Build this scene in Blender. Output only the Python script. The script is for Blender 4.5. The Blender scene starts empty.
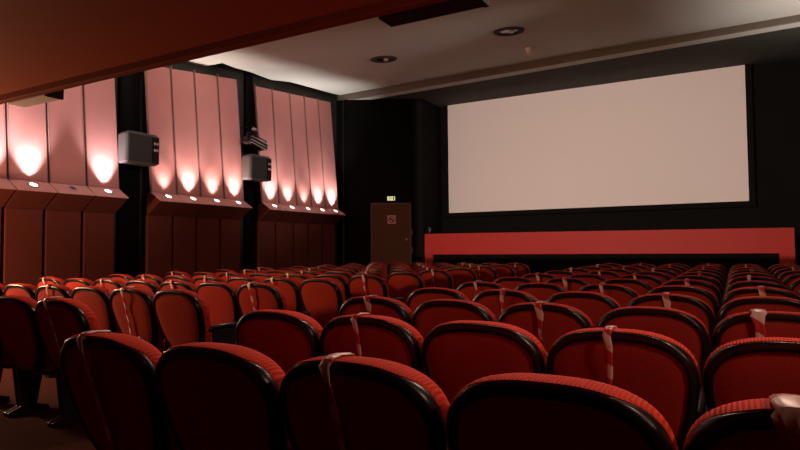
import bpy, math, random
from math import sin, cos, pi, radians
from mathutils import Vector, Matrix

SC = bpy.context.scene
COL = SC.collection
random.seed(4)

# ------------------------------------------------------------------ materials
def nmat(name):
    m = bpy.data.materials.new(name); m.use_nodes = True
    nt = m.node_tree
    return m, nt, nt.nodes['Principled BSDF']

def mat(name, col, rough=.6, spec=.5, metal=0, var=.0, scale=8, bump=0, bscale=60, coat=0, sheen=0, emit=None, es=0):
    m, nt, b = nmat(name)
    b.inputs['Base Color'].default_value = (*col, 1)
    b.inputs['Roughness'].default_value = rough
    b.inputs['Specular IOR Level'].default_value = spec
    b.inputs['Metallic'].default_value = metal
    b.inputs['Coat Weight'].default_value = coat
    b.inputs['Coat Roughness'].default_value = .12
    if sheen:
        b.inputs['Sheen Weight'].default_value = sheen
        b.inputs['Sheen Tint'].default_value = (min(1, col[0]*3), min(1, col[1]*3), min(1, col[2]*3), 1)
    tc = nt.nodes.new('ShaderNodeTexCoord')
    if var:
        n = nt.nodes.new('ShaderNodeTexNoise'); n.inputs['Scale'].default_value = scale; n.inputs['Detail'].default_value = 5
        r = nt.nodes.new('ShaderNodeMix'); r.data_type = 'RGBA'
        r.inputs['A'].default_value = (*[c*(1-var) for c in col], 1); r.inputs['B'].default_value = (*[min(1, c*(1+var)) for c in col], 1)
        nt.links.new(tc.outputs['Object'], n.inputs['Vector']); nt.links.new(n.outputs['Fac'], r.inputs['Factor'])
        nt.links.new(r.outputs['Result'], b.inputs['Base Color'])
    if bump:
        n2 = nt.nodes.new('ShaderNodeTexNoise'); n2.inputs['Scale'].default_value = bscale
        bp = nt.nodes.new('ShaderNodeBump'); bp.inputs['Strength'].default_value = bump; bp.inputs['Distance'].default_value = .01
        nt.links.new(tc.outputs['Object'], n2.inputs['Vector']); nt.links.new(n2.outputs['Fac'], bp.inputs['Height'])
        nt.links.new(bp.outputs['Normal'], b.inputs['Normal'])
    if emit:
        b.inputs['Emission Color'].default_value = (*emit, 1); b.inputs['Emission Strength'].default_value = es
    return m

def ribbed(name, col):
    m, nt, b = nmat(name)
    tc = nt.nodes.new('ShaderNodeTexCoord'); w = nt.nodes.new('ShaderNodeTexWave')
    w.wave_type = 'BANDS'; w.bands_direction = 'X'; w.inputs['Scale'].default_value = 30; w.inputs['Distortion'].default_value = .3
    nt.links.new(tc.outputs['Object'], w.inputs['Vector'])
    mx = nt.nodes.new('ShaderNodeMix'); mx.data_type = 'RGBA'
    mx.inputs['A'].default_value = (*[c*.72 for c in col], 1); mx.inputs['B'].default_value = (*col, 1)
    nt.links.new(w.outputs['Fac'], mx.inputs['Factor']); nt.links.new(mx.outputs['Result'], b.inputs['Base Color'])
    bp = nt.nodes.new('ShaderNodeBump'); bp.inputs['Strength'].default_value = .5; bp.inputs['Distance'].default_value = .004
    nt.links.new(w.outputs['Fac'], bp.inputs['Height']); nt.links.new(bp.outputs['Normal'], b.inputs['Normal'])
    b.inputs['Roughness'].default_value = .75; b.inputs['Specular IOR Level'].default_value = .08
    b.inputs['Sheen Weight'].default_value = .0; b.inputs['Sheen Tint'].default_value = (1, .25, .18, 1)
    return m

def tape_material():
    m, nt, b = nmat('barrier tape plastic')
    tc = nt.nodes.new('ShaderNodeTexCoord'); sp = nt.nodes.new('ShaderNodeSeparateXYZ')
    nt.links.new(tc.outputs['Object'], sp.inputs[0])
    def mth(op, a, bb):
        n = nt.nodes.new('ShaderNodeMath'); n.operation = op
        for i, v in enumerate((a, bb)):
            if v is None: continue
            if isinstance(v, (int, float)): n.inputs[i].default_value = v
            else: nt.links.new(v, n.inputs[i])
        return n.outputs[0]
    s = mth('ADD', sp.outputs[2], mth('MULTIPLY', sp.outputs[0], .7))
    s = mth('ADD', s, mth('MULTIPLY', sp.outputs[1], -.6))
    f = mth('FRACT', mth('MULTIPLY', s, 7.5), None)
    g = mth('GREATER_THAN', f, .5)
    mx = nt.nodes.new('ShaderNodeMix'); mx.data_type = 'RGBA'
    mx.inputs['A'].default_value = (.42, .03, .025, 1); mx.inputs['B'].default_value = (.62, .42, .38, 1)
    nt.links.new(g, mx.inputs['Factor']); nt.links.new(mx.outputs['Result'], b.inputs['Base Color'])
    b.inputs['Roughness'].default_value = .4
    return m

M = dict(
    carpet=mat('dark red carpet', (.045, .007, .005), .95, .1, var=.35, scale=40, bump=.4, bscale=300),
    black=mat('black wall paint', (.005, .0047, .0044), .9, .1, var=.3, scale=2),
    blackgrey=mat('dark grey wall cloth', (.05, .048, .040), .85, .2, var=.3, scale=3),
    ceil=mat('pale ceiling plaster', (.585, .61, .555), .85, .2, var=.04, scale=.6),
    ceillow=mat('dark ceiling paint', (.055, .054, .045), .85, .2, var=.15, scale=1),
    fascia=mat('ceiling step plaster', (.24, .215, .18), .85, .2),
    balcony=mat('red brown balcony plaster', (.36, .080, .030), .7, .25, var=.08, scale=.8),
    lip=mat('dark red balcony edge', (.22, .035, .018), .7, .25),
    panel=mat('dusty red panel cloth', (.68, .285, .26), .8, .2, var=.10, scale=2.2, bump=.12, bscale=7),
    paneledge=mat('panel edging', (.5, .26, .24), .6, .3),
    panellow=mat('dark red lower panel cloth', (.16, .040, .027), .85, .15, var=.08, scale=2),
    ledge=mat('salmon ledge paint', (.88, .44, .39), .6, .4),
    lensoff=mat('dark lamp glass', (.05, .04, .04), .15, .6),
    lenson=mat('lit lamp glass', (.9, .8, .7), .3, .5, emit=(1, .84, .72), es=9),
    bezel=mat('cream lamp bezel', (.75, .56, .5), .4, .5),
    screen=mat('matt cinema screen', (.72, .69, .66), .95, .05),
    stage=mat('red stage board', (.34, .021, .015), .6, .25, var=.07, scale=1.2),
    stageblack=mat('black stage floor', (.006, .006, .006), .95, .02),
    speaker=mat('black speaker grille', (.045, .044, .045), .65, .35, bump=.3, bscale=250),
    speakerside=mat('grey speaker cabinet', (.12, .11, .11), .6, .3),
    chrome=mat('bright metal', (.8, .79, .77), .4, .5, metal=1),
    lampmetal=mat('dark lamp housing', (.035, .033, .033), .38, .5, metal=.5),
    door=mat('brown door veneer', (.12, .045, .018), .5, .4, var=.25, scale=2.5),
    doorframe=mat('worn door frame', (.17, .085, .05), .5, .4, var=.2, scale=4),
    vinyl=mat('glossy black seat vinyl', (.009, .007, .007), .30, .36, coat=0),
    fabric=mat('dark red seat velour', (.28, .026, .015), .85, .08, var=.12, scale=9, bump=.15, bscale=180, sheen=.12),
    piping=mat('seat piping', (.12, .012, .010), .5, .4),
    cushion=ribbed('ribbed red seat cord', (.66, .046, .020)),
    seatmetal=mat('black seat frame', (.014, .012, .012), .4, .5),
    tape=tape_material(),
    white=mat('white plastic', (.93, .93, .92), .35, .5),
    grey=mat('grey metal', (.18, .18, .18), .45, .5, metal=.4),
    boxpale=mat('pale box tone', (.75, .73, .70), .6, .3),
    boxdark=mat('dark box tone', (.012, .010, .009), .7, .3),
    exitface=mat('lit exit sign face', (.8, .85, .5), .5, .3, emit=(.95, .9, .42), es=.75),
    exitgreen=mat('exit sign green', (.03, .22, .06), .5, .3, emit=(.05, .3, .08), es=.3),
    notice=mat('pale pink notice paper', (.85, .55, .46), .6, .3),
    noticeink=mat('dark notice ink', (.08, .02, .015), .6, .3),
)

# ------------------------------------------------------------------ mesh helpers
class MB:
    def __init__(s): s.v = []; s.f = []
    def add(s, vs, fs):
        o = len(s.v); s.v += [tuple(v) for v in vs]; s.f += [tuple(i+o for i in f) for f in fs]; return s
    def box(s, x0, x1, y0, y1, z0, z1, T=None):
        vs = [(x, y, z) for x in (x0, x1) for y in (y0, y1) for z in (z0, z1)]
        if T: vs = [T @ Vector(v) for v in vs]
        return s.add(vs, [(0, 1, 3, 2), (4, 6, 7, 5), (0, 4, 5, 1), (2, 3, 7, 6), (0, 2, 6, 4), (1, 5, 7, 3)])
    def prism(s, pts, axis, a, b):
        """pts: 2d polygon in the other two axes, extruded from a to b along axis"""
        n = len(pts)
        def mk(p, q):
            l = list(p); l.insert(axis, q); return l
        vs = [mk(p, a) for p in pts] + [mk(p, b) for p in pts]
        fs = [tuple(range(n)), tuple(range(2*n-1, n-1, -1))] + [(i, i+n, (i+1) % n+n, (i+1) % n) for i in range(n)]
        return s.add(vs, fs)
    def lathe(s, prof, n=24, T=None, close=True):
        """prof: (r, z) list round z"""
        vs = [(r*cos(2*pi*i/n), r*sin(2*pi*i/n), z) for r, z in prof for i in range(n)]
        if T: vs = [T @ Vector(v) for v in vs]
        fs = [(k*n+i, k*n+(i+1) % n, (k+1)*n+(i+1) % n, (k+1)*n+i) for k in range(len(prof)-1) for i in range(n)]
        if close:
            fs += [tuple(range(n-1, -1, -1)), tuple(range((len(prof)-1)*n, len(prof)*n))]
        return s.add(vs, fs)
    def tube(s, path, r, n=8, closed=False):
        path = [Vector(p) for p in path]; N = len(path); vs = []
        for i, p in enumerate(path):
            a = path[(i-1) % N] if (closed or i > 0) else p
            b = path[(i+1) % N] if (closed or i < N-1) else p
            d = (b-a).normalized()
            u = d.cross(Vector((0, 1, 0)) if abs(d.y) < .8 else Vector((1, 0, 0))).normalized(); w = d.cross(u)
            vs += [p+u*r*cos(2*pi*k/n)+w*r*sin(2*pi*k/n) for k in range(n)]
        fs = []
        for i in range(N if closed else N-1):
            j = (i+1) % N
            fs += [(i*n+k, i*n+(k+1) % n, j*n+(k+1) % n, j*n+k) for k in range(n)]
        if not closed: fs += [tuple(range(n-1, -1, -1)), tuple(range((N-1)*n, N*n))]
        return s.add(vs, fs)
    def rings(s, rs, cap0=False, cap1=False):
        n = len(rs[0]); vs = [v for r in rs for v in r]
        fs = [(k*n+i, k*n+(i+1) % n, (k+1)*n+(i+1) % n, (k+1)*n+i) for k in range(len(rs)-1) for i in range(n)]
        if cap0: fs.append(tuple(range(n-1, -1, -1)))
        if cap1: fs.append(tuple(range((len(rs)-1)*n, len(rs)*n)))
        return s.add(vs, fs)
    def obj(s, name, m, parent=None, smooth=False, bevel=0, loc=None, angle=40):
        me = bpy.data.meshes.new(name); me.from_pydata(s.v, [], s.f); me.materials.append(m)
        import bmesh
        bm = bmesh.new(); bm.from_mesh(me); bmesh.ops.recalc_face_normals(bm, faces=bm.faces); bm.to_mesh(me); bm.free()
        o = bpy.data.objects.new(name, me); COL.objects.link(o)
        if parent: o.parent = parent
        if loc: o.location = loc
        if smooth:
            for p in me.polygons: p.use_smooth = True
            me.set_sharp_from_angle(angle=radians(angle))
        if bevel:
            b = o.modifiers.new('bevel', 'BEVEL'); b.width = bevel; b.segments = 2; b.limit_method = 'ANGLE'
        return o

def tag(o, label, cat, group=None):
    o['label'] = label; o['category'] = cat
    if group: o['group'] = group
    return o
def thing(name, label, cat, loc=(0, 0, 0), group=None, rot=None):
    o = bpy.data.objects.new(name, None); o.empty_display_size = .1; COL.objects.link(o); o.location = loc
    if rot: o.rotation_euler = rot
    return tag(o, label, cat, group)
YAW_ = radians(29.3)
def struct(o): o['kind'] = 'structure'; return o
def copy_tree(o, parent=None):
    c = o.copy(); COL.objects.link(c)
    if parent:
        c.parent = parent
    for ch in list(o.children): copy_tree(ch, c)
    return c

# ------------------------------------------------------------------ room shell
XR, YB = 2.6, -3.5          # right wall, rear wall
def zc(y): return 4.17+.09*y
struct(MB().box(-9.4, XR+.2, YB-.2, 15.4, -.2, 0).obj('floor', M['carpet']))
struct(MB().box(-9.4, -9.2, YB-.2, 13.2, 0, 5.9).obj('wall_left', M['blackgrey']))
struct(MB().box(XR, XR+.2, YB-.2, 15.4, 0, 5.9).obj('wall_right', M['black']))
struct(MB().box(-9.2, XR, YB-.2, YB, 0, 5.9).obj('wall_back', M['balcony']))
struct(MB().box(-9.4, XR, 15.1, 15.4, 0, 5.9).obj('wall_front', M['black']))
# slanted corner wall with the exit door
A = Vector((-8.86, 12.98, 0)); B = Vector((-7.13, 13.95, 0)); D = (B-A).normalized(); N = Vector((D.y, -D.x, 0))
RZ = math.atan2(D.y, D.x)
struct(MB().prism([(-9.2, 12.98), (A.x, A.y), (B.x, B.y), (-7.13, 15.1), (-9.2, 15.1)], 2, 0, 5.2).obj('wall_corner', M['black']))
# main ceiling: slopes up to the step, notched edge along the left wall
edge = [(-9.19, 7.4), (-9.19, 8.43), (-8.74, 8.46), (-8.86, 8.925), (-8.89, 9.39), (-9.11, 10.3), (-8.94, 10.76), (-9.09, 12.7), (-9.06, 12.95)]
poly = [(-9.19, YB)]+edge+[(XR, 12.42), (XR, YB)]
me = MB(); n = len(poly)
vs = [(x, y, zc(y)) for x, y in poly]+[(x, y, zc(y)+.12) for x, y in poly]
me.add(vs, [tuple(range(n)), tuple(range(2*n-1, n-1, -1))]+[(i, (i+1) % n, (i+1) % n+n, i+n) for i in range(n)])
struct(me.obj('ceiling', M['ceil']))
# step down fascia and lower ceiling in front of the screen
def yb(x): return 13.0-.0492*(x+9.1)
m = MB(); m.add([(x, yb(x)+d, z) for x in (-9.2, XR) for d in (0, .06) for z in (5.18, 5.6)],
                [(0, 1, 3, 2), (4, 6, 7, 5), (0, 4, 5, 1), (2, 3, 7, 6), (0, 2, 6, 4), (1, 5, 7, 3)])
struct(m.obj('trim_1', M['fascia']))
m = MB()
q = [(-9.2, yb(-9.2)+.03), (XR, yb(XR)+.03), (XR, yb(XR)+.34), (-9.2, yb(-9.2)+.34)]
m.prism(q, 2, 5.185, 5.3); struct(m.obj('trim_2', M['ceil']))
m = MB(); m.prism([(-9.2, yb(-9.2)+.34), (XR, yb(XR)+.34), (XR, 15.1), (-9.2, 15.1)], 2, 5.2, 5.3); struct(m.obj('ceiling_front', M['ceillow']))
m = MB(); m.box(-9.4, XR+.2, YB-.2, 15.4, 5.9, 6.0); struct(m.obj('ceiling_upper', M['black']))
# thin conduit at the far end of the left wall
struct(MB().tube([(-8.95, 12.93, 0.0), (-8.95, 12.93, 5.18)], .014).obj('trim_3', M['seatmetal'], smooth=True))

# balcony over the rear rows
bal = MB(); bal.box(-9.2, XR, YB, 2.93, 2.67, 2.95)
struct(bal.obj('balcony_soffit', M['balcony']))
lip = MB(); lip.box(-9.2, XR, 2.93, 3.0, 2.61, 3.3)
struct(lip.obj('balcony_edge', M['lip'], bevel=.008))

# boxes fixed on the balcony front
def front_box(x0, x1, label, dark):
    t = thing('balcony_box', label, 'box', ((x0+x1)/2, 3.08, 2.6), 'boxes fixed to the balcony front')
    w = (x1-x0)/2
    MB().box(-w, w-.03, -.078, .075, 0, .22).obj('housing', M['boxdark' if dark else 'boxpale'], t, bevel=.004)  # housing near black where dark is set, otherwise pale
    MB().box(w-.03, w, -.079, .078, -.004, .224).obj('end_plate', M['boxdark'], t, bevel=.003)
front_box(-5.83, -5.22, 'pale flat box under the balcony edge at far left, beside the pink panels', False)
front_box(-1.82, -1.18, 'black flat box under the balcony edge below the grey ceiling', True)

# ------------------------------------------------------------------ wall panels with uplights
def panel_bay(y0, y1, zt0, zt1, lit, label, group, tint):
    yc = (y0+y1)/2; g = .022
    t = thing('wall_panel', label, 'wall panel', (-9.0, yc, 0), group)
    a, b = y0-yc+g, y1-yc-g
    xb, xt, zb = .15, -.055, 2.262           # front face: bottom / top x relative to -9.0
    th = .06
    def up(aa, bb, z0, z1a, z1b, off=0, t0=th):
        def X(z): return xb+(xt-xb)*(z-zb)/(4.75-zb)
        vs = []
        for dx in (off, off-t0):
            vs += [(X(z0)+dx, aa, z0), (X(z0)+dx, bb, z0), (X(z1b)+dx, bb, z1b), (X(z1a)+dx, aa, z1a)]
        return MB().add(vs, [(0, 1, 2, 3), (7, 6, 5, 4), (0, 4, 5, 1), (1, 5, 6, 2), (2, 6, 7, 3), (3, 7, 4, 0)])
    up(a, b, zb, zt0, zt1).obj('upper_panel', M['panel'], t, bevel=.012)
    # pale edging strips along both long sides
    for aa, bb in ((a-.004, a+.006), (b-.006, b+.004)):
        up(aa, bb, zb, zt0-.01, zt1-.01, .004, .05).obj('edging', M['paneledge'], t)
    MB().prism([(.13, 2.268), (.385, 2.105), (.385, 2.090), (.13, 2.248)], 1, a-.014, b+.014).obj('ledge', M['ledge'], t, bevel=.003)
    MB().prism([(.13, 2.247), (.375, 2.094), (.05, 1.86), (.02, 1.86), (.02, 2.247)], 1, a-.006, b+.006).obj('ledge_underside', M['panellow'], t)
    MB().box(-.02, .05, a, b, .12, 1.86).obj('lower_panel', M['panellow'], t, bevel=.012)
    # uplight set into the sloping ledge
    nrm = Vector((.147, 0, .23)).normalized(); cx, cz = .255, 2.1885
    rot = Vector((0, 0, 1)).rotation_difference(nrm).to_matrix().to_4x4()
    T = Matrix.Translation((cx, 0, cz)) @ rot
    up_ = MB().lathe([(.052, .004), (.052, .012), (.062, .016), (.074, .012), (.078, .0), (.06, -.01)], 28, T).obj('uplight', M['bezel'], t, smooth=True)
    MB().lathe([(.0515, -.004), (.0515, .006), (.03, .010), (.004, .0115)], 24, T).obj('lens', M['lenson' if lit else 'lensoff'], up_, smooth=True)
    if lit:
        L = bpy.data.lights.new('uplight_beam', 'SPOT'); L.energy = lit; L.color = tint
        L.spot_size = radians(72); L.spot_blend = 1; L.shadow_soft_size = .035
        o = bpy.data.objects.new('uplight_beam', L); COL.objects.link(o); o.parent = t
        o.location = (cx+.03, 0, cz+.03)
        o.rotation_euler = Vector((-.19, 0, 1)).to_track_quat('-Z', 'Y').to_euler()
near = [4.08, 4.575, 5.147, 5.74, 6.32]; mid = [6.92, 7.475, 8.03, 8.63, 9.19]; far = [9.72, 10.27, 10.89, 11.44, 12.0, 12.56]
LP = 230
bays = []
ords = ['first', 'second', 'third', 'fourth', 'fifth']
for grp, ys, zf, lits, gname, place, tint in (
        ('near', near, lambda y: 4.33+.1*(y-4), [.8, .8, 0, .8], 'panels of the nearest wall bay', 'at the left end of the wall, before the black speaker', (1, .95, .98)),
        ('middle', mid, lambda y: 4.58+.125*(y-7.2), [.25, .65, .4, .6], 'panels of the middle wall bay', 'in the bay between the two speakers', (1, .81, .74)),
        ('far', far, lambda y: 4.82+.085*(y-9.72), [.65, .4, .2, .6, .7], 'panels of the far wall bay', 'in the bay past the spotlight', (1, .89, .85))):
    for i, l in enumerate(lits):
        st = 'lit' if l else 'unlit'
        panel_bay(ys[i], ys[i+1], zf(ys[i]), zf(ys[i+1]), l*LP,
                  '%s tall pink panel with %s ledge lamp, %s' % (ords[i], st, place), gname, tint)

# black wall pilasters between the panel groups
for i, (y0, y1) in enumerate(((6.50, 6.90), (9.52, 9.72))):
    struct(MB().box(-9.2, -9.12, y0, y1, 0, 5.5).obj('trim_%d' % (4+i), M['black']))

# ------------------------------------------------------------------ speakers on the left wall
def speaker(y, z, label):
    t = thing('wall_speaker', label, 'speaker', (-9.12, y, z), 'black loudspeakers on the left wall')
    # cabinet: plan trapezoid, chamfered towards the wall
    cab = MB()
    pl = [(.25, -.27), (.50, -.315), (.54, -.295), (.54, .295), (.44, .31), (.25, .27)]
    cab.rings([[(x*k+(1-k)*.4, yy*k, zz) for x, yy in pl] for k, zz in ((.9, -.262), (1, -.24), (1, .22), (.86, .262))], True, True)
    cab.obj('cabinet', M['speakerside'], t, bevel=.006)
    MB().box(.538, .556, -.285, .15, -.235, .215).obj('grille', M['speaker'], t, bevel=.006)
    h = MB().box(.536, .562, .16, .29, -.235, .215).obj('horn_panel', M['boxdark'], t, bevel=.006)
    for zz in (.10, -.01):
        MB().box(.56, .574, .18, .27, zz-.02, zz+.02).obj('horn_slot', M['chrome'], h, bevel=.004)
    MB().box(.0, .26, -.05, .05, -.09, .09).obj('wall_bracket', M['seatmetal'], t, bevel=.004)
speaker(6.56, 2.95, 'black box loudspeaker nearest the balcony, between the first two panel bays')
speaker(9.40, 2.95, 'black box loudspeaker below the spotlight, before the far panel bay')

# spotlight on an arm above the second speaker
t = thing('spotlight', 'black tilted floodlight on an arm above the farther wall speaker', 'spotlight', (-9.12, 9.42, 3.45))
MB().tube([(0, -.06, .38), (.34, -.06, .38), (.42, -.08, .34), (.42, -.08, .22)], .016).obj('arm', M['seatmetal'], t, smooth=True)
MB().lathe([(.03, -.05), (.034, -.03), (.034, .03), (.03, .05)], 16, Matrix.Translation((.42, -.10, .30)) @ Matrix.Rotation(pi/2, 4, 'X')).obj('clamp', M['chrome'], t, smooth=True)
T = Matrix.Translation((.42, -.06, .02)) @ Matrix.Rotation(radians(-12), 4, 'X')
MB().box(-.11, .11, -.26, .26, -.07, .07, T).obj('housing', M['lampmetal'], t, bevel=.012)
for zz in (-.078, -.02, .05):
    MB().box(.105, .125, -.25, .25, zz-.006, zz+.006, T).obj('cooling_fin', M['chrome'], t)
MB().box(-.09, .09, -.23, .23, -.085, -.07, T).obj('front_glass', M['lensoff'], t, bevel=.003)
for s in (-1, 1):
    MB().box(.0, .03, s*.275-.008, s*.275+.008, -.04, .14, T).obj('yoke', M['seatmetal'], t)
MB().box(.0, .03, -.283, .283, .135, .15, T).obj('yoke_bar', M['seatmetal'], t)

# ------------------------------------------------------------------ ceiling fittings
tilt = math.atan(.09)
def downlight(x, y, label):
    t = thing('ceiling_downlight', label, 'ceiling light', (x, y, zc(y)), 'unlit downlights in the main ceiling', (tilt, 0, 0))
    MB().lathe([(.17, -.001), (.17, -.016), (.20, -.03), (.26, -.022), (.275, 0)], 32).obj('bezel', M['ceillow'], t, smooth=True)
    MB().lathe([(.169, -.002), (.13, -.008), (.07, -.006), (.02, -.004)], 28).obj('reflector', M['lensoff'], t, smooth=True)
    MB().lathe([(.012, -.045), (.04, -.04), (.05, -.02), (.045, -.003)], 20, Matrix.Translation((.05, 0, 0))).obj('bulb', M['bezel'], t, smooth=True)
downlight(-6.14, 10.33, 'unlit round downlight in the ceiling nearer the pink panels')
downlight(-3.40, 10.07, 'unlit round downlight in the ceiling nearer the smoke detector')
t = thing('smoke_detector', 'small round white smoke detector on the ceiling above the screen', 'smoke detector', (-3.46, 11.5, zc(11.5)), None, (tilt, 0, 0)); t.scale = (1.2, 1.2, 1.7)
MB().lathe([(.075, 0), (.075, -.02), (.065, -.03)], 28).obj('base', M['white'], t, smooth=True)
MB().lathe([(.058, -.03), (.06, -.055), (.045, -.07), (.012, -.075)], 28).obj('sensor_dome', M['white'], t, smooth=True)

# ------------------------------------------------------------------ screen and stage
t = thing('cinema_screen', 'large blank pale cinema screen on the black front wall', 'screen', (-3.29, 15.06, 2.208))
MB().box(-3.575, 3.575, -.06, -.045, 0, 3.095).obj('screen_cloth', M['screen'], t)
fr = MB()
for x0, x1, z0, z1 in ((-3.7, -3.577, -.12, 3.22), (3.577, 3.7, -.12, 3.22), (-3.577, 3.577, -.12, -.002), (-3.577, 3.577, 3.097, 3.22)):
    fr.box(x0, x1, -.07, .03, z0, z1)
fr.obj('masking_frame', M['black'], t)

t = thing('stage', 'long red stage front board with two short legs below the screen', 'stage', (-3.03, 14.0, 0))
MB().add([(-4.075, y, z) for y in (-.03, .03) for z in (1.077, 1.62)]+[(4.045, y, z) for y in (-.03, .03) for z in (1.077, 1.583)],
         [(0, 1, 3, 2), (4, 6, 7, 5), (0, 4, 5, 1), (2, 3, 7, 6), (0, 2, 6, 4), (1, 5, 7, 3)]).obj('fascia_board', M['stage'], t, bevel=.006)
for x0, x1 in ((-4.075, -3.84), (3.78, 4.045)):
    MB().box(x0, x1, -.03, .03, 0, 1.077).obj('leg', M['stage'], t, bevel=.006)
tag(MB().box(-7.1, 1.0, 14.06, 15.08, 0, 1.5).obj('stage_platform', M['stageblack']), 'black stage block behind the red stage front board', 'stage')

# ------------------------------------------------------------------ door, exit sign, notice (on the slanted corner wall)
def on_wall(p, z, out=0):
    """p: metres along the slanted wall from its left end"""
    q = A+D*p+N*out; return (q.x, q.y, z)
dw, dh = 1.06, 2.44; dc = (Vector((-7.918, 13.63, 0))-A).dot(D)
t = thing('door_1', 'brown exit door in the black corner wall left of the screen', 'door', on_wall(dc, 0), None, (0, 0, RZ)); struct(t)
MB().box(-dw/2+.05, dw/2-.05, -.05, .0, 0.01, dh-.05).obj('door_leaf', M['door'], t, bevel=.004)
f = MB(); f.box(-dw/2, -dw/2+.048, -.075, .0, 0, dh); f.box(dw/2-.048, dw/2, -.075, .0, 0, dh); f.box(-dw/2+.048, dw/2-.048, -.075, .0, dh-.048, dh)
f.obj('door_frame', M['doorframe'], t)
for z in (1.66, 1.2):
    MB().tube([(dw/2+.015, -.06, z-.07), (dw/2+.03, -.08, z), (dw/2+.015, -.06, z+.07)], .016).obj('door_hinge', M['grey'], t, smooth=True)
MB().lathe([(.012, .0), (.012, .02), (.028, .035), (.028, .05), (.015, .058)], 20, Matrix.Translation((.40, -.05, 1.48)) @ Matrix.Rotation(pi/2, 4, 'X')).obj('door_knob', M['chrome'], t, smooth=True)

t = thing('exit_sign', 'small lit yellow green exit sign above the brown door', 'sign', on_wall(dc+.01, 2.555), None, (0, 0, RZ)); t.scale = (.8, .8, .8)
MB().box(-.135, .135, -.05, -.002, -.075, .075).obj('housing', M['seatmetal'], t, bevel=.004)
MB().box(-.125, .125, -.056, -.049, -.066, .066).obj('sign_face', M['exitface'], t)
pic = MB()   # running figure, doorway and arrow
pic.prism([(.012*cos(a)-.045, .012*sin(a)+.045) for a in [i*pi/5 for i in range(10)]], 1, -.059, -.055)
for a, b, w in (((-.045, .03), (-.06, -.01), .02), ((-.06, -.01), (-.04, -.03), .014), ((-.04, -.03), (-.055, -.058), .013), ((-.06, -.01), (-.095, -.04), .014),
                ((-.047, .025), (-.018, .01), .010), ((-.05, .025), (-.085, .015), .010)):
    a = Vector(a); b = Vector(b); p = Vector((-(b-a).y, (b-a).x)).normalized()*w/2
    pic.prism([tuple(a+p), tuple(b+p), tuple(b-p), tuple(a-p)], 1, -.059, -.055)
pic.box(.055, .10, -.059, -.055, -.056, .052)
pic.prism([(.0, .008), (.022, .008), (.022, .022), (.045, 0), (.022, -.022), (.022, -.008), (.0, -.008)], 1, -.059, -.055)
pic.obj('pictogram', M['exitgreen'], t)

t = thing('door_notice', 'small square pale notice with a barred circle on the brown door', 'notice', on_wall(dc+.015, 2.0, .05), None, (0, 0, RZ))
MB().box(-.105, .105, -.006, -.001, -.11, .11).obj('notice_sheet', M['notice'], t)
ink = MB(); n = 28
ink.add([((r)*cos(2*pi*i/n), y, r*sin(2*pi*i/n)) for y in (-.009, -.006) for r in (.085, .064) for i in range(n)],
        [(i, (i+1) % n, n+(i+1) % n, n+i) for i in range(n)]+[(2*n+i, 2*n+(i+1) % n, 3*n+(i+1) % n, 3*n+i) for i in range(n)])
s_ = .011
ink.prism([(-.06+s_, .06+s_), (.06+s_, -.06+s_), (.06-s_, -.06-s_), (-.06-s_, .06-s_)], 1, -.009, -.006)
ink.box(-.04, .035, -.009, -.006, -.012, .006); ink.box(.038, .05, -.009, -.006, -.012, .006)
ink.obj('barred_circle', M['noticeink'], t)

t = thing('wall_hook', 'small pale crescent fitting on the dark wall left of the red stage', 'hook', (-7.09, 14.2, 1.73))
t.rotation_euler = (0, 0, YAW_)
MB().tube([(.05*sin(a)-.01, -.02, .065*cos(a)) for a in [i*pi/9 for i in range(10)]], .012).obj('crescent', M['grey'], t, smooth=True)
MB().box(-.03, .0, -.04, .0, -.02, .02).obj('base_plate', M['seatmetal'], t)

# ------------------------------------------------------------------ cinema seat
AX, BU, BL, ZC, NP = .2765, .190, .370, .726, 2.7
REC = .29
def outline(inset, y, n=56, rise=0):
    pts = []
    for i in range(n):
        a = 2*pi*i/n; c, s = cos(a), sin(a)
        if s >= 0:
            e = 2/NP; x = (AX-inset)*abs(c)**e*(1 if c >= 0 else -1); z = ZC+(BU+rise-inset)*abs(s)**e
        else:
            e = 2/2.7; f = abs(s)**e
            x = (AX-inset)*abs(c)**e*(1 if c >= 0 else -1)*(1-.15*f); z = ZC-(BL-inset)*f
        pts.append((x, y+(.93-z)*REC, z))
    return pts
def arch(x): return ZC+(BU+.007)*max(0, 1-(abs(x)/AX)**NP)**(1/NP)

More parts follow.
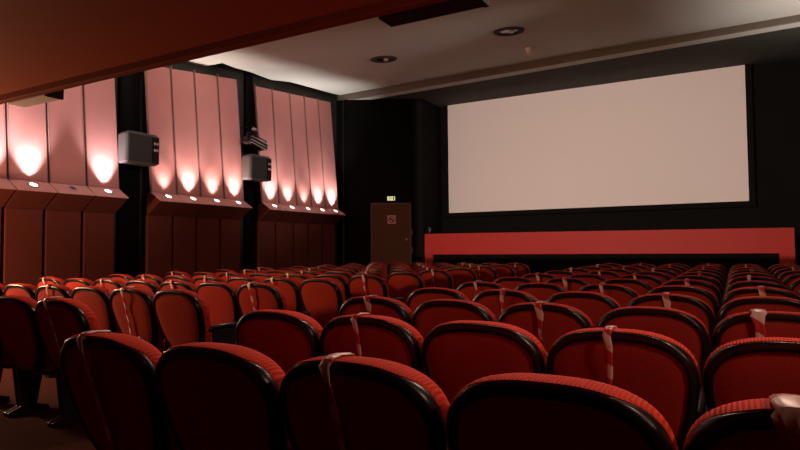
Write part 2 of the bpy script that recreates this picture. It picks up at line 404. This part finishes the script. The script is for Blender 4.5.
def make_seat():
    t = thing('cinema_chair', '', 'chair')
    INS = (.038, .035, .029, .020, .011, .004, .001, .0, .01)
    RND = (-.046, -.052, -.056, -.054, -.047, -.036, -.022, -.010, -.002)
    FLT = (-.046, -.052, -.057, -.0575, -.056, -.053, -.049, -.044, -.034)
    def mixed(inset, yr, yf, rise=0):
        o = outline(inset, 0, rise=rise); N_ = len(o); res = []
        for k, p in enumerate(o):
            f = min(1, max(0, (sin(2*pi*k/N_)-.62)/.3)); f = f*f*(3-2*f)
            res.append((p[0], p[1]+yr+(yf-yr)*f, p[2]))
        return res
    MB().rings([mixed(i, a, b) for i, a, b in zip(INS, RND, FLT)]).obj('back_shell', M['vinyl'], t, smooth=True, angle=60)
    MB().rings([outline(i, y) for i, y in ((.037, -.047), (.052, -.051), (.10, -.055), (.15, -.057))], False, True).obj('back_panel', M['fabric'], t, smooth=True, angle=60)
    MB().tube(outline(.0365, -.0505), .0025, 6, True).obj('piping', M['piping'], t, smooth=True)
    MB().rings([mixed(i, y, yf, .006) for i, y, yf in ((.012, -.013, -.045), (.003, -.012, -.0445), (-.0003, -.002, -.034), (0, .035, .02), (.004, .055, .05), (.02, .068, .068), (.06, .075, .075), (.12, .078, .078))], False, True).obj('back_cushion', M['cushion'], t, smooth=True, angle=60)
    # seat cushion, lowered
    def sq(w, d, z, n=32, yc=.40):
        return [(w*abs(cos(a))**.45*(1 if cos(a) >= 0 else -1), yc+d*abs(sin(a))**.45*(1 if sin(a) >= 0 else -1), z+.06*(d*sin(a))/.22) for a in [2*pi*i/n for i in range(n)]]
    MB().rings([sq(.20, .19, .405), sq(.222, .215, .42), sq(.226, .22, .45), sq(.218, .212, .475), sq(.18, .18, .49), sq(.10, .10, .497)], True, True).obj('seat_cushion', M['cushion'], t, smooth=True, angle=60)
    MB().rings([sq(.17, .16, .36), sq(.215, .205, .385), sq(.218, .208, .403)], True, True).obj('seat_pan', M['vinyl'], t, smooth=True, angle=60)
    for s in (-1, 1):
        ar = MB(); prof = [(.019*cos(a), .024*sin(a)) for a in [i*pi/5 for i in range(10)]]
        ar.rings([[(s*.257+px*k, y, .60+z+pz*k) for px, pz in prof] for y, z, k in ((.12, .0, .5), (.13, .0, 1), (.27, .008, 1), (.43, .004, 1), (.465, -.006, .9), (.48, -.012, .4))], True, True)
        ar.obj('armrest', M['vinyl'], t, smooth=True, angle=60)
        MB().prism([(.16, .585), (.43, .585), (.39, .40), (.33, .06), (.42, .03), (.42, 0), (.12, 0), (.12, .03), (.21, .06), (.17, .40)], 0, s*.257-.014, s*.257+.014).obj('leg', M['seatmetal'], t, bevel=.004)
    return t

def make_tape(x0, w, drift, tw, seed, low):
    rnd = random.Random(seed); tp = arch(x0)
    path = [(.088, .62), (.088, .74), (.084, .82), (.07, tp-.035), (.045, tp+.001), (.0, tp+.005), (-.044, tp+.004), (-.058, tp-.001), (-.067, tp-.018), (-.0685, tp-.06),
            (-.067, .75), (-.066, .69), (-.066, .63), (-.066, .57), (-.066, .50), (-.066, low)]
    vs = []; n = len(path)
    for i, (y, z) in enumerate(path):
        k = max(0, (i-8)/7)
        ang = tw*sin(k*2.6*pi+seed) if i > 8 else .12*sin(i*1.3+seed)
        wd = w*(1 if 3 < i < 9 else .82+.18*cos(i*1.9+seed))
        xc = x0+drift*k+(.006*sin(i*2.1+seed))
        for q in (-1, -.33, .33, 1):
            fold = .0035*(1 if abs(q) < .5 else 0)*(-1 if i < 3 else 1)
            dx = q*wd/2*cos(ang); dy = abs(q*wd/2*sin(ang))
            outy = -dy if i > 6 else dy*.3
            vs.append((xc+dx, y+(.93-z)*REC+outy-(fold if i > 8 else 0), z+(fold if 3 < i < 8 else 0)-.93))
    fs = [(i*4+k, i*4+k+1, i*4+k+5, i*4+k+4) for i in range(n-1) for k in range(3)]
    mb = MB(); mb.add(vs, fs); me = mb.obj('barrier_tape', M['tape'], smooth=True, angle=30)
    sol = me.modifiers.new('thickness', 'SOLIDIFY'); sol.thickness = .0015; sol.offset = 0
    return me

ORD = ['first', 'second', 'third', 'fourth', 'fifth', 'sixth', 'seventh', 'eighth', 'ninth', 'tenth', 'eleventh', 'twelfth', 'thirteenth']
ROWS = [1.42+.95*k for k in range(12)]
RIGHT = [-2.08, -1.52, -.96, -.40, .16, .72, 1.28]
LEFT = [-3.95-.56*k for k in range(7)]
YAW = radians(29.3); FPX = 597.0
def px(x, y):
    c = x*cos(YAW)+y*sin(YAW); d = -x*sin(YAW)+y*cos(YAW)
    return 400+FPX*c/d
seat0 = make_seat(); tapes = []
used = [False]
def put_tape(x, y, lab, block, near):
    v = random.choice(range(6))
    key = v
    if near and x > .1: key = 6
    while len(tapes) < 7:
        k = len(tapes)
        tapes.append([make_tape([-.045, -.02, .0, -.06, .015, -.03, -.075][k], [.036, .03, .042, .034, .04, .028, .062][k], [.03, -.02, .015, .05, -.03, .0, .03][k],
                                [1.0, .6, 1.2, .9, .4, 1.3, .7][k], k, [.42, .46, .40, .38, .55, .5, .45][k]), False])
    o, u = tapes[key]
    if u: o = o.copy(); COL.objects.link(o)
    else: tapes[key][1] = True
    o.location = (x, y, .93)
    tag(o, 'red and white tape over chair %s' % lab, 'tape', 'tape strips over the %s block chairs' % block)
for r, y in enumerate(ROWS):
    for block, cols in (('right', RIGHT), ('left', LEFT)):
        for j, x in enumerate(cols):
            a, b = px(x-.29, y), px(x+.29, y)
            if b < -30 or a > 830: continue
            taped = ((r+j) % 2 == 0) if block == 'right' else ((r+j) % 2 == 1)
            o = seat0 if not used[0] else copy_tree(seat0); used[0] = True
            o.location = (x, y, 0); o.rotation_euler = (0, 0, radians(random.uniform(-.15, .15)))
            where = '%s from aisle, row %s from camera' % (ORD[j], ORD[r])
            where = '%s from aisle, %s nearest row, %s block' % (ORD[j], ORD[r], block)
            tag(o, '%s red cinema chair, %s' % ('taped' if taped else 'untaped', where), 'chair', 'red cinema chairs of the %s block' % block)
            if taped: put_tape(x, y, where, block, r < 3)
for o, u in tapes:
    if not u: bpy.data.objects.remove(o)

# ------------------------------------------------------------------ lights
def light(name, kind, loc, energy, col, target=None, **kw):
    L = bpy.data.lights.new(name, kind); L.energy = energy; L.color = col
    for k, v in kw.items(): setattr(L, k, v)
    o = bpy.data.objects.new(name, L); COL.objects.link(o); o.location = loc
    if target: o.rotation_euler = (Vector(target)-Vector(loc)).to_track_quat('-Z', 'Y').to_euler()
    return o
# unseen spot added to light screen and stage front, with a rectangular gate
scr = light('screen_fill', 'SPOT', (-3.3, 3.1, 3.42), 2900, (1, .74, .64), (-3.3, 15, 3.42), spot_size=radians(60), spot_blend=.02, shadow_soft_size=.05)
scr.data.use_nodes = True
nt = scr.data.node_tree; em = nt.nodes['Emission']
tc = nt.nodes.new('ShaderNodeTexCoord'); sx = nt.nodes.new('ShaderNodeSeparateXYZ'); nt.links.new(tc.outputs['Normal'], sx.inputs[0])
def mnode(op, a, b, clamp=False):
    n_ = nt.nodes.new('ShaderNodeMath'); n_.operation = op; n_.use_clamp = clamp
    for k, v in enumerate((a, b)):
        if isinstance(v, (int, float)): n_.inputs[k].default_value = v
        elif v is not None: nt.links.new(v, n_.inputs[k])
    return n_.outputs[0]
az = mnode('ABSOLUTE', sx.outputs[2], None)
u = mnode('DIVIDE', sx.outputs[0], az); v = mnode('DIVIDE', sx.outputs[1], az)
def gate(val, lo, hi, soft):
    a = mnode('DIVIDE', mnode('SUBTRACT', val, lo), soft, True); b = mnode('DIVIDE', mnode('SUBTRACT', hi, val), soft, True)
    return mnode('MULTIPLY', a, b)
st = mnode('MULTIPLY', gate(u, -.375, .41, .012), gate(v, -.225, .163, .006))
nt.links.new(st, em.inputs['Strength'])
# uplights of the right wall, outside the picture
for y in (4.5, 7, 9.5, 11.8):
    light('right_wall_uplight', 'SPOT', (XR-.35, y, 2.3), 330 if y > 9 else 150, (1, .83, .75), (XR-.5, y, 5), spot_size=radians(105), spot_blend=1, shadow_soft_size=.04)
# wash added from the right wall side to brighten the left wall panels
for y in (4.5, 8.5):
    light('panel_fill', 'SPOT', (XR-.3, y, 3.7), 900, (1, .86, .82), (-9, y+1.6, 3.9), spot_size=radians(30), spot_blend=.9, shadow_soft_size=.15)
# fill spots added at ceiling height over the middle rows, facing back and down
for x in (-6.5, -3.3, 0):
    light('seat_top_fill', 'SPOT', (x, 7.2, 4.7), 230, (1, .78, .64), (x+.3, 2.5, .9), spot_size=radians(70), spot_blend=1, shadow_soft_size=.15)
# fill spots added at the balcony front, aimed down and back at near rows
for x in (-3.2, -1.5, .2):
    light('near_row_fill', 'SPOT', (x, 3.6, 3.0), 72, (1, .66, .5), (x, 1.5, .9), spot_size=radians(75), spot_blend=1, shadow_soft_size=.08)
# warm wall lamps below the balcony, left and right
light('wall_lamp', 'POINT', (-8.1, 2.4, 1.5), 230, (1, .56, .30), shadow_soft_size=.12)
light('wall_lamp_beam', 'SPOT', (-8.1, 2.15, 1.7), 480, (1, .56, .30), (-6.0, 4.6, .8), spot_size=radians(88), spot_blend=.6, shadow_soft_size=.1)
light('right_row_fill', 'SPOT', (1.6, 1.35, 2.55), 110, (1, .62, .46), (0, 3.2, .8), spot_size=radians(105), spot_blend=.8, shadow_soft_size=.1)  # unseen spot added to brighten the right rows from behind
light('wall_lamp', 'POINT', (XR-.3, 1.5, 1.8), 30, (1, .6, .42), shadow_soft_size=.12)

w = bpy.data.worlds.new('dark'); SC.world = w; w.use_nodes = True
w.node_tree.nodes['Background'].inputs[0].default_value = (.02, .014, .012, 1); w.node_tree.nodes['Background'].inputs[1].default_value = .1

# ------------------------------------------------------------------ camera
cam = bpy.data.cameras.new('camera'); co = bpy.data.objects.new('camera', cam); COL.objects.link(co)
cam.sensor_width = 36; cam.lens = 36*FPX/800; cam.clip_start = .02
pit, roll = radians(2.3), radians(.5)
fw = Vector((-sin(YAW)*cos(pit), cos(YAW)*cos(pit), sin(pit))); rt0 = Vector((cos(YAW), sin(YAW), 0)); up0 = rt0.cross(fw)
rt = rt0*cos(roll)-up0*sin(roll); up = up0*cos(roll)+rt0*sin(roll)
co.matrix_world = Matrix((rt, up, -fw)).transposed().to_4x4()
co.location = (0, 0, 1.23)
SC.camera = co
SC.view_settings.view_transform = 'Standard'; SC.view_settings.look = 'None'; SC.view_settings.gamma = 1; SC.view_settings.exposure = 0
SC.view_settings.use_curve_mapping = False
SC.cycles.max_bounces = 8; SC.cycles.diffuse_bounces = 5; SC.cycles.sample_clamp_indirect = 4
SC.cycles.use_denoising = True
